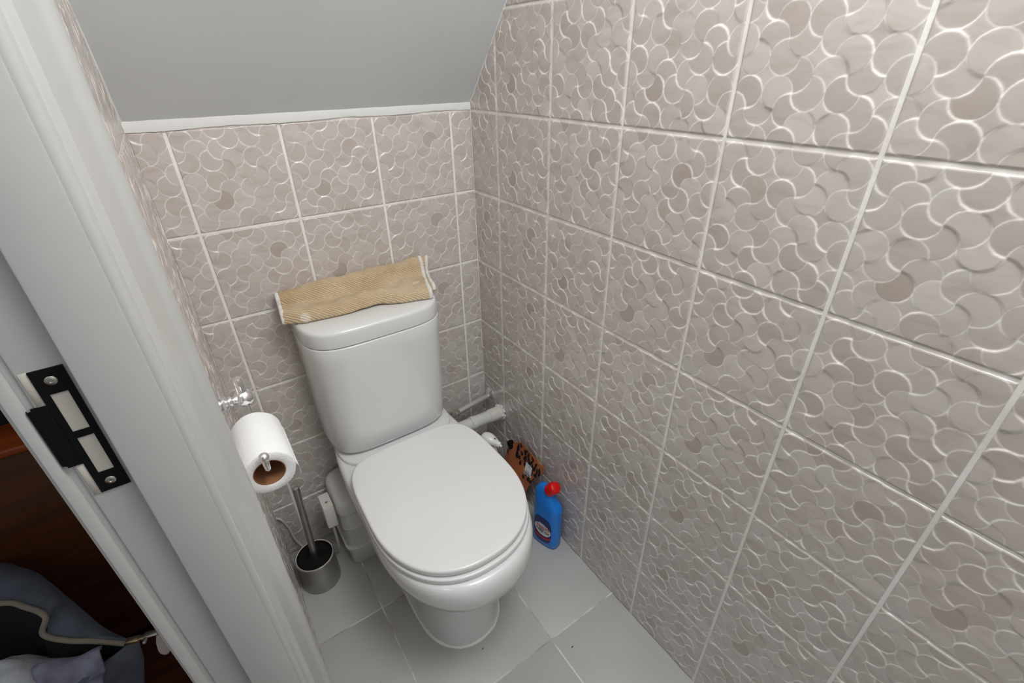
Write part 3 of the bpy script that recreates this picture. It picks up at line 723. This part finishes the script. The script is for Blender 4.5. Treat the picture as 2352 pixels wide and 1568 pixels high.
# ------------------------------------------------------------------ spray bottle behind the seat
sb = tag(empty('spray_bottle', (-.1175, -.218, 0)), 'white trigger spray bottle behind the right side of the toilet seat', 'spray bottle')
absobj(lathe('bottle', (-.1175, -.218, 0), (0, 0, 1), [(0, .024), (.002, .0265), (.15, .0265), (.18, .024), (.21, .015), (.232, .012), (.240, .012)], M['plastic'], None, 32), sb)
hd = Vector((.030, -.059, -.020)).normalized(); hs = Vector((-.1310, -.1950, .3190))
side = hd.cross(Vector((0, 0, 1))).normalized(); upv = side.cross(hd)
R = []
for t, w, h, off in ((0, .002, .002, -.004), (.002, .009, .008, -.003), (.007, .0145, .0125, -.002), (.016, .0185, .0155, -.001), (.028, .0190, .0160, 0), (.040, .0165, .0140, 0), (.050, .0125, .0115, 0), (.056, .0095, .0095, 0)):
    c = hs+hd*t+upv*off
    R.append([c+side*w*math.cos(a)+upv*h*math.sin(a) for a in [2*PI*k/28 for k in range(28)]])
absobj(loft('trigger_head', R, M['seat'], None), sb)
absobj(lathe('nozzle', hs+hd*.055, hd, [(0, .0085), (.001, .0095), (.0095, .0090), (.0105, .0078), (.0108, .004), (.0165, .0036), (.017, .002)], M['seat'], None, 8, angle=30), sb)
c0 = hs+hd*.036-upv*.013
absobj(lathe('collar', Vector((-.1175, -.218, .238)), (0, 0, 1), [(0, .0145), (.022, .0145), (.024, .012), (.058, .011)], M['plastic'], None, 24), sb)
tr = [hs+hd*.046-upv*.006, hs+hd*.050-upv*.020, hs+hd*.058-upv*.036, hs+hd*.064-upv*.050]
absobj(tube('trigger', catmull(tr, 6), [.0066]*8+[.0072]*6+[.0076]*4+[.006], M['seat'], None, 14), sb)
pm = hs+hd*.045+upv*.0137
absobj(pmesh('arrow_mark', [pm+hd*.004+side*.0004, pm-hd*.004+side*.0032, pm-hd*.004-side*.0032], [(0, 1, 2)], M['black_print'], None), sb)

# ------------------------------------------------------------------ copper coloured refill pouch leaning on the right wall
po = tag(empty('refill_pouch', (-.06, -.265, 0)), 'copper coloured refill pouch with black leaf print leaning on the right wall', 'pouch')
def pouch_edges(z):
    yr = np.interp(z, [0, .03, .08, .13, .18, .222, .236], [-.283, -.287, -.293, -.304, -.325, -.352, -.357])
    yl = np.interp(z, [0, .03, .10, .17, .205, .225, .252], [-.185, -.180, -.172, -.172, -.180, -.205, -.243])
    return yl, yr
R = []
zz = [0, .004, .015, .035, .06, .09, .12, .15, .175, .195, .212, .226, .236]
Zt = lambda s: lerp(.2515, .2360, s)
def pouch_pt(f, a, n=40):
    """f: height fraction 0..1, a: angle round the section"""
    z = f*.2440; yl, yr = pouch_edges(z)
    th = np.interp(f, [0, .06, .15, .3, .55, .8, .95, 1], [.026, .030, .030, .025, .016, .007, .0016, .0012])
    xc_ = np.interp(f, [0, .1, .3, .6, 1], [-.050, -.048, -.044, -.034, -.0125])
    c, s = math.cos(a), math.sin(a); e = .75
    y = (yl+yr)/2+(yl-yr)/2*math.copysign(abs(c)**.8, c)
    x = xc_+th*math.copysign(abs(s)**1.1, s)
    s_ = (yl-y)/(yl-yr) if yl != yr else 0
    zt = z + (0.0085-.017*s_)*f**3
    x += .0018*math.sin(z*90+y*60)*f*(1-f)*3
    return Vector((x, y, zt))
fs = [0, .01, .03, .07, .13, .2, .28, .36, .45, .55, .65, .75, .83, .9, .95, 1.0]
absobj(loft('pouch_body', [[pouch_pt(f, 2*PI*k/56) for k in range(56)] for f in fs], M['copper'], None, angle=70), po)
# black spout cap on the upper corner
sp0 = Vector((-.020, -.196, .200)); sd = Vector((-.10, .35, .80)).normalized()
absobj(lathe('spout', sp0, sd, [(0, .009), (.006, .009)], M['copper'], None, 20), po)
absobj(lathe('cap', sp0+sd*.005, sd, [(0, .0100), (.001, .0112), (.010, .0112), (.011, .0095), (.0125, .0095), (.0135, .0110), (.022, .0108), (.0235, .009)], M['black'], None, 18, angle=30), po)
def on_front(y, z, off=.0006):
    """point on the pouch's room-facing side for given y, z"""
    f = min(z/.2440, .995); yl, yr = pouch_edges(f*.2440)
    q = max(-1, min(1, (y-(yl+yr)/2)/((yl-yr)/2))); c = math.copysign(abs(q)**(1/.8), q); s = math.sqrt(max(0, 1-c*c))
    P_ = pouch_pt(f, math.atan2(-s, c)); return Vector((P_.x-off, y, P_.z))
bm = bmesh.new()
def leaf(y, z, L, wd, ang):
    vs = []; L *= 1.12; wd *= 1.12
    for k in range(12):
        t = 2*PI*k/12; a = L/2*math.cos(t); b = wd/2*math.sin(t)*(1-.45*math.cos(t))
        yy = y+a*math.cos(ang)-b*math.sin(ang); z2 = z+a*math.sin(ang)+b*math.cos(ang)
        yl, yr = pouch_edges(min(z2, .243)); yy = min(max(yy, yr+.0008), yl-.0008)
        vs.append(bm.verts.new(on_front(yy, min(z2, .242), .0009)))
    try: bm.faces.new(vs)
    except Exception: pass
lf = random.Random(3)
for (y, z, L, wd) in ((-.238, .238, .012, .008), (-.228, .226, .020, .012), (-.232, .207, .022, .014), (-.246, .205, .013, .008), (-.255, .193, .016, .009), (-.250, .222, .013, .009), (-.262, .232, .016, .009),
                      (-.270, .218, .018, .012), (-.283, .226, .016, .009), (-.292, .215, .015, .009), (-.300, .224, .014, .008), (-.308, .212, .017, .010), (-.318, .216, .018, .009), (-.330, .216, .016, .008), (-.342, .212, .018, .009),
                      (-.345, .198, .014, .007), (-.305, .168, .018, .010), (-.316, .163, .018, .010), (-.325, .176, .015, .010), (-.333, .190, .015, .008), (-.294, .180, .014, .007), (-.184, .185, .014, .008), (-.280, .235, .014, .008), (-.268, .242, .012, .009), (-.352, .206, .016, .009), (-.300, .236, .014, .008), (-.320, .230, .014, .008), (-.338, .224, .014, .008), (-.312, .196, .016, .010), (-.328, .200, .016, .010), (-.340, .186, .012, .007), (-.276, .203, .016, .009), (-.285, .165, .014, .008)):
    leaf(y, z, L, wd, lf.uniform(.5, 2.2))
for pts_ in (((-.236, .236), (-.244, .214), (-.262, .202)), ((-.262, .202), (-.285, .218), (-.310, .222)), ((-.310, .222), (-.333, .208), (-.348, .203))):
    for (a, b) in zip(pts_[:-1], pts_[1:]):
        for q in range(5):
            t0, t1 = q/5, (q+1)/5; A = on_front(lerp(a[0], b[0], t0), lerp(a[1], b[1], t0), .0010); B = on_front(lerp(a[0], b[0], t1), lerp(a[1], b[1], t1), .0010)
            nn = Vector((0, -(B-A).z, (B-A).y)).normalized()*.0007
            bm.faces.new([bm.verts.new(p) for p in (A+nn, B+nn, B-nn, A-nn)])
# little print marks down the front
for (y, z) in ((-.195, .178), (-.203, .168), (-.212, .156), (-.217, .150), (-.222, .142), (-.226, .136), (-.230, .130), (-.236, .126), (-.200, .135), (-.206, .131), (-.214, .170)):
    leaf(y, z, .0045, .0022, lf.uniform(0, 3))
lp = absobj(from_bm('leaf_print', bm, M['black_print'], None), po); lp['label'] = 'black printed leaves and marks'; lp['kind'] = 'stuff'
# price sticker
def decal(name, y0, y1, z0, z1, sh, mat, off, parent, n=6):
    V = []; F = []
    for i in range(n+1):
        for j in range(n+1):
            z = lerp(z0, z1, j/n); y = lerp(y0, y1, i/n)+sh*(z-z0)
            V.append(on_front(y, z, off))
    for i in range(n):
        for j in range(n): F.append((i*(n+1)+j, (i+1)*(n+1)+j, (i+1)*(n+1)+j+1, i*(n+1)+j+1))
    return absobj(pmesh(name, V, F, mat, None, True), parent)
stk = decal('price_sticker', -.283, -.315, .178, .212, .15, M['white_print'], .0016, po); stk['label'] = 'white price sticker with barcode'
bm = bmesh.new()
def bar_(y, z0, z1, w, sh=.15):
    bm.faces.new([bm.verts.new(p) for p in (on_front(y+sh*(z0-.178), z0, .0021), on_front(y-w+sh*(z0-.178), z0, .0021), on_front(y-w+sh*(z1-.178), z1, .0021), on_front(y+sh*(z1-.178), z1, .0021))])
for k in range(12): bar_(-.2850-k*.0023, .1805, .1865+.001*(k % 3), .0013)
for k in range(7): bar_(-.2900-k*.0025, .1900, .1918, .0017)
absobj(from_bm('barcode', bm, M['black_print'], None), stk)
bm = bmesh.new()
for k in range(4): bar_(-.2960-k*.0028, .2060, .2075, .002)
absobj(from_bm('red_print', bm, M['red_print'], None), stk)

# ------------------------------------------------------------------ blue toilet gel bottle
bo = empty('toilet_gel_bottle', (-.0440, -.4180, 0.0)); tag(bo, 'blue toilet gel bottle with red cap standing against the right wall', 'bottle')
ua = math.atan2(-.073, .020)           # label width direction in plan
U = Vector((math.cos(ua), math.sin(ua), 0)); Nn = Vector((U.y, -U.x, 0)); Zv = Vector((0, 0, 1))
if Nn.x > 0: Nn = -Nn
BO = Vector((-.0435, -.4150, 0))
def bp_(u, v, z): return BO+U*(u*1.12-.002)+Nn*v+Zv*(z*1.11)
def bsec(z, ul, ur, th, tilt=0.0, n=44, e=3.2):
    c0_ = (ul+ur)/2; hw = (ur-ul)/2; out = []
    for k in range(n):
        a = 2*PI*k/n; c, s = math.cos(a), math.sin(a)
        du = hw*math.copysign(abs(c)**(2/e), c); dv = th*math.copysign(abs(s)**(2/e), s)
        out.append(bp_(c0_+du, dv, z+tilt*du))
    return out
R = [bsec(0, -.033, .033, .019, 0), bsec(.0015, -.037, .037, .0225), bsec(.006, -.0395, .0395, .0245), bsec(.03, -.0400, .0400, .0248), bsec(.10, -.0385, .0405, .0245), bsec(.128, -.0370, .0405, .024, -.02),
     bsec(.150, -.0370, .0400, .023, -.12), bsec(.163, -.0375, .0360, .0215, -.28), bsec(.174, -.0360, .0300, .0195, -.45), bsec(.184, -.0310, .0245, .0175, -.62), bsec(.193, -.0225, .0215, .0155, -.78, e=2.4), bsec(.1985, -.0150, .0200, .0140, -.88, e=2)]
absobj(loft('bottle_body', R, M['blue'], None, angle=50), bo)
nd = (U*.62+Zv*.78).normalized(); nb_ = bp_(.0020, 0, .1965)
absobj(lathe('neck', nb_-nd*.006, nd, [(0, .0150), (.006, .0172), (.0085, .0172), (.0095, .0138), (.013, .0138)], M['blue'], None, 36), bo)
absobj(lathe('cap', nb_+nd*.0045, nd, [(0, .0178), (.001, .0190), (.018, .0186), (.028, .0178), (.033, .0158), (.0352, .0120), (.0358, .006), (.0358, .001)], M['red'], None, 40, angle=45), bo)
# label print on the broad side
def lab(u, z, off=.0004):
    # body half depth at this u
    hw = .0395; e = 3.2; q = min(.98, abs(u)/hw); dv = .0247*(1-q**e)**(1/e)
    return bp_(u, dv+off, z)
def lab_poly(name, pts, mat, off, parent, cx=0, cz=0):
    V = [lab(cx, cz, off)]+[lab(u, z, off) for u, z in pts]; n = len(pts); F = []
    # two rings keep it on the curved side
    V = [lab(cx, cz, off)]
    for s in (.35, .7, 1): V += [lab(cx+(u-cx)*s, cz+(z-cz)*s, off) for u, z in pts]
    for k in range(n):
        F.append((0, 1+k, 1+(k+1) % n))
        for r_ in (0, 1): F.append((1+r_*n+k, 1+(r_+1)*n+k, 1+(r_+1)*n+(k+1) % n, 1+r_*n+(k+1) % n))
    return absobj(pmesh(name, V, F, mat, None, True), parent)
pts_ = []
for k in range(48):
    a = 2*PI*k/48; c, s = math.cos(a), math.sin(a); pts_.append((-.001+.0290*math.copysign(abs(c)**.62, c), .0640+.0480*math.copysign(abs(s)**.62, s)))
lb = lab_poly('label', pts_, M['navy'], .0004, bo, -.001, .064); lb['label'] = 'dark blue label with white splash and red banner'
pts_ = []
rs = random.Random(5)
for k in range(64):
    a = 2*PI*k/64; c, s = math.cos(a), math.sin(a)
    spike = (1.0+.30*(k % 2)*rs.uniform(.3, 1)) if s > -.1 else 1.0
    pts_.append((max(-.030, min(.028, .0255*c*min(spike, 1.1))), .0640+.0215*s*spike-.0003*c*0-.10*.0255*c))
lab_poly('splash_print', pts_, M['white_print'], .0008, lb, -.001, .064)
ban = []
for k in range(21): t = k/20; ban.append((-.027+.054*t, .0500-.012*math.sin(PI*t*.9)+.001*t))
for k in range(21): t = 1-k/20; ban.append((-.027+.054*t, .0500-.012*math.sin(PI*t*.9)-.0085+.001*t))
V = [lab(u, z, .0012) for u, z in ban]; F = [(k, k+1, 40-k, 41-k) for k in range(20)]
absobj(pmesh('banner_print', V, F, M['red_print'], None, True), lb)
def text_on(txt, size, u, z, mat, parent, shear=0, rot=0, bold=.0):
    cu = bpy.data.curves.new('text', 'FONT'); cu.body = txt; cu.size = size; cu.align_x = 'CENTER'; cu.shear = shear; cu.offset = bold; cu.resolution_u = 3
    o = bpy.data.objects.new('text', cu); COL.objects.link(o)
    me = bpy.data.meshes.new_from_object(o); bpy.data.objects.remove(o)
    ca_, sa_ = math.cos(rot), math.sin(rot)
    for v in me.vertices:
        x, y = v.co.x, v.co.y
        v.co = lab(u+x*ca_-y*sa_, z+x*sa_+y*ca_, .0016)
    me.name = 'lettering'; o2 = mkobj('lettering', me, mat); return absobj(o2, parent)
text_on('TISSUO', .0130, .001, .0705, M['red_print'], lb, .1, -.06, .0002)
text_on('power', .0062, -.002, .0655, M['red_print'], lb, .1, -.06, .0002)
text_on('Toilet Gel', .0105, .001, .0580, M['black_print'], lb, 0, -.06, .0002)
text_on('fresh', .0060, -.003, .0525, M['cyan_print'], lb, 0, -.06, .0001)

# ------------------------------------------------------------------ grit on the floor
for (x, y, l, a) in ((-.187, -.700, .0052, .3), (-.640, -.800, .004, 1.1), (-.376, -.573, .0028, .5)):
    bm = bmesh.new(); bm_box(bm, -l/2, l/2, -.0011, .0011, 0, .0012, .0004, 1)
    o = from_bm('crumb', bm, M['speck'], None, True); o.location = (x, y, .0002); o.rotation_euler = (0, 0, a)
    tag(o, {0: 'dark crumb on the floor tile right of the toilet foot', 1: 'dark crumb on the floor near the left wall', 2: 'dark crumb on the floor just in front of the toilet foot'}[[-.187, -.640, -.376].index(x)], 'crumb')

# ------------------------------------------------------------------ open bag on the hall floor
def pull_in(p, k=.075):
    p = Vector(p); return p+(CAM0-p)*k
CAM0 = Vector((-0.6681, -1.1554, 1.2813))
O_ = [(-1.018, -.304, .31), (-1.056, -.288, .335), (-1.098, -.266, .35), (-1.130, -.234, .357), (-1.117, -.222, .385), (-1.146, -.187, .395), (-1.186, -.154, .40), (-1.30, -.12, .41), (-1.42, -.20, .41), (-1.42, -.42, .40), (-1.27, -.47, .37), (-1.125, -.385, .335), (-1.072, -.333, .318)]
C_ = [(-1.002, -.308, .295), (-1.012, -.297, .31), (-1.046, -.258, .33), (-1.084, -.192, .35), (-1.100, -.165, .36), (-1.121, -.129, .375), (-1.163, -.07, .39), (-1.25, -.02, .40), (-1.46, -.12, .40), (-1.47, -.46, .38), (-1.27, -.53, .35), (-1.115, -.41, .31), (-1.058, -.345, .300)]
O_ = [pull_in(p) for p in O_]; C_ = [pull_in(p) for p in C_]
cen = Vector((-1.20, -.36, 0))
def rg(L_s, n=6): return catmull(L_s, n, closed=True)
def sc_(L_s, k, z, kz=0): return [Vector((cen.x+(p.x-cen.x)*k, cen.y+(p.y-cen.y)*k, z+kz*p.z)) for p in L_s]
bag = tag(empty('bag', (-1.20, -.36, 0)), 'open grey fabric bag with a beige zip on the dark hall floor', 'bag')
mid = [(o+c)*.5+Vector((0, 0, .010+.004*math.sin(i*2.1))) for i, (o, c) in enumerate(zip(O_, C_))]
absobj(loft('shell', [rg(sc_(C_, .52, 0)), rg(sc_(C_, .56, .02)), rg(sc_(C_, .76, 0, .5)), rg(sc_(C_, .97, -.04, 1)), rg(C_), rg(mid), rg(O_)], M['greycloth'], None, cap1=False, angle=80), bag)
absobj(loft('lining', [rg(O_), rg(sc_(O_, .93, -.025, 1)), rg(sc_(O_, .88, -.06, 1)), rg(sc_(O_, .80, .06)), ], M['lining'], None, cap0=False, angle=80), bag)
absobj(tube('zip', [p+Vector((0, 0, .003)) for p in catmull(O_[:10], 6)], .0048, M['zip'], None, 10), bag)
zp = O_[0]+Vector((.004, -.002, .004))
bm = bmesh.new()
bm_box(bm, 0, .022, -.006, .006, 0, .008, .002, 2); bm_box(bm, .018, .034, -.0045, .0045, .002, .008, .0015, 2)
pu = from_bm('zip_slider', bm, M['brass'], None, True); pu.location = zp; pu.rotation_euler = (0, 0, -.35); absobj(pu, bag)
bm = bmesh.new(); bm_box(bm, .028, .052, -.006, .006, .004, .009, .002, 2); bm_box(bm, .030, .036, -.016, -.004, .003, .009, .002, 2)
pu = from_bm('zip_ring', bm, M['screw'], None, True); pu.location = zp; pu.rotation_euler = (0, 0, -.30); absobj(pu, bag)
R = []
for t, w in ((0, .004), (.006, .006), (.02, .0095), (.034, .0100), (.042, .0080), (.046, .004)):
    c = zp+Vector((.050+.002*t, -.014-t*.55, .006-t*.75)); R.append([c+Vector((math.cos(a)*w, math.sin(a)*.0012*.4, math.sin(a)*.0022)) for a in [2*PI*k/16 for k in range(16)]])
absobj(loft('pull_tab', R, M['pull'], None), bag)
# crumpled white cloth in the bag
wc = Vector((-1.180, -.372, .335)); V = []; F = []; n1, n2 = 48, 22
for i in range(n1):
    a = 2*PI*i/n1
    for j in range(n2+1):
        t = j/n2; rx, ry = .120, .105
        rr_0 = t*(1+.05*math.sin(3*a+1)+.03*math.sin(7*a))
        hgt = .130*(1-t**2.6)+.007*math.sin(9*a+5*t)*t+.006*math.sin(14*t+2*a)
        V.append((wc.x+rx*rr_0*math.cos(a), wc.y+ry*rr_0*math.sin(a), wc.z+hgt))
for i in range(n1):
    for j in range(n2):
        a_, b_ = i*(n2+1)+j, ((i+1) % n1)*(n2+1)+j
        F.append((a_, a_+1, b_+1, b_))
wcl = pmesh('cloth', V, F, M['whitecloth'], None, True)
md = wcl.modifiers.new('t', 'SOLIDIFY'); md.thickness = .003
tag(wcl, 'crumpled white cloth stuffed in the open grey bag', 'cloth')
# lilac grey folded sleeve hanging over the bag's edge
sl_ = lambda s_, t: tuple(pull_in((lerp(-1.135, -1.045, s_), lerp(-.295, -.370, t)-.012*s_, .352-.022*s_+.010*math.sin(t*9)+.006*math.sin(s_*8)-.03*t*t)))
lsl = sheet('garment', 0, 0, sl_, simple('lilac_grey_fabric', srgb(150, 150, 168), .95, vary=(srgb(104, 102, 122), .8), scale=30), .006, 24, 20)
tag(lsl, 'lilac grey folded garment lying in the mouth of the grey bag', 'garment')
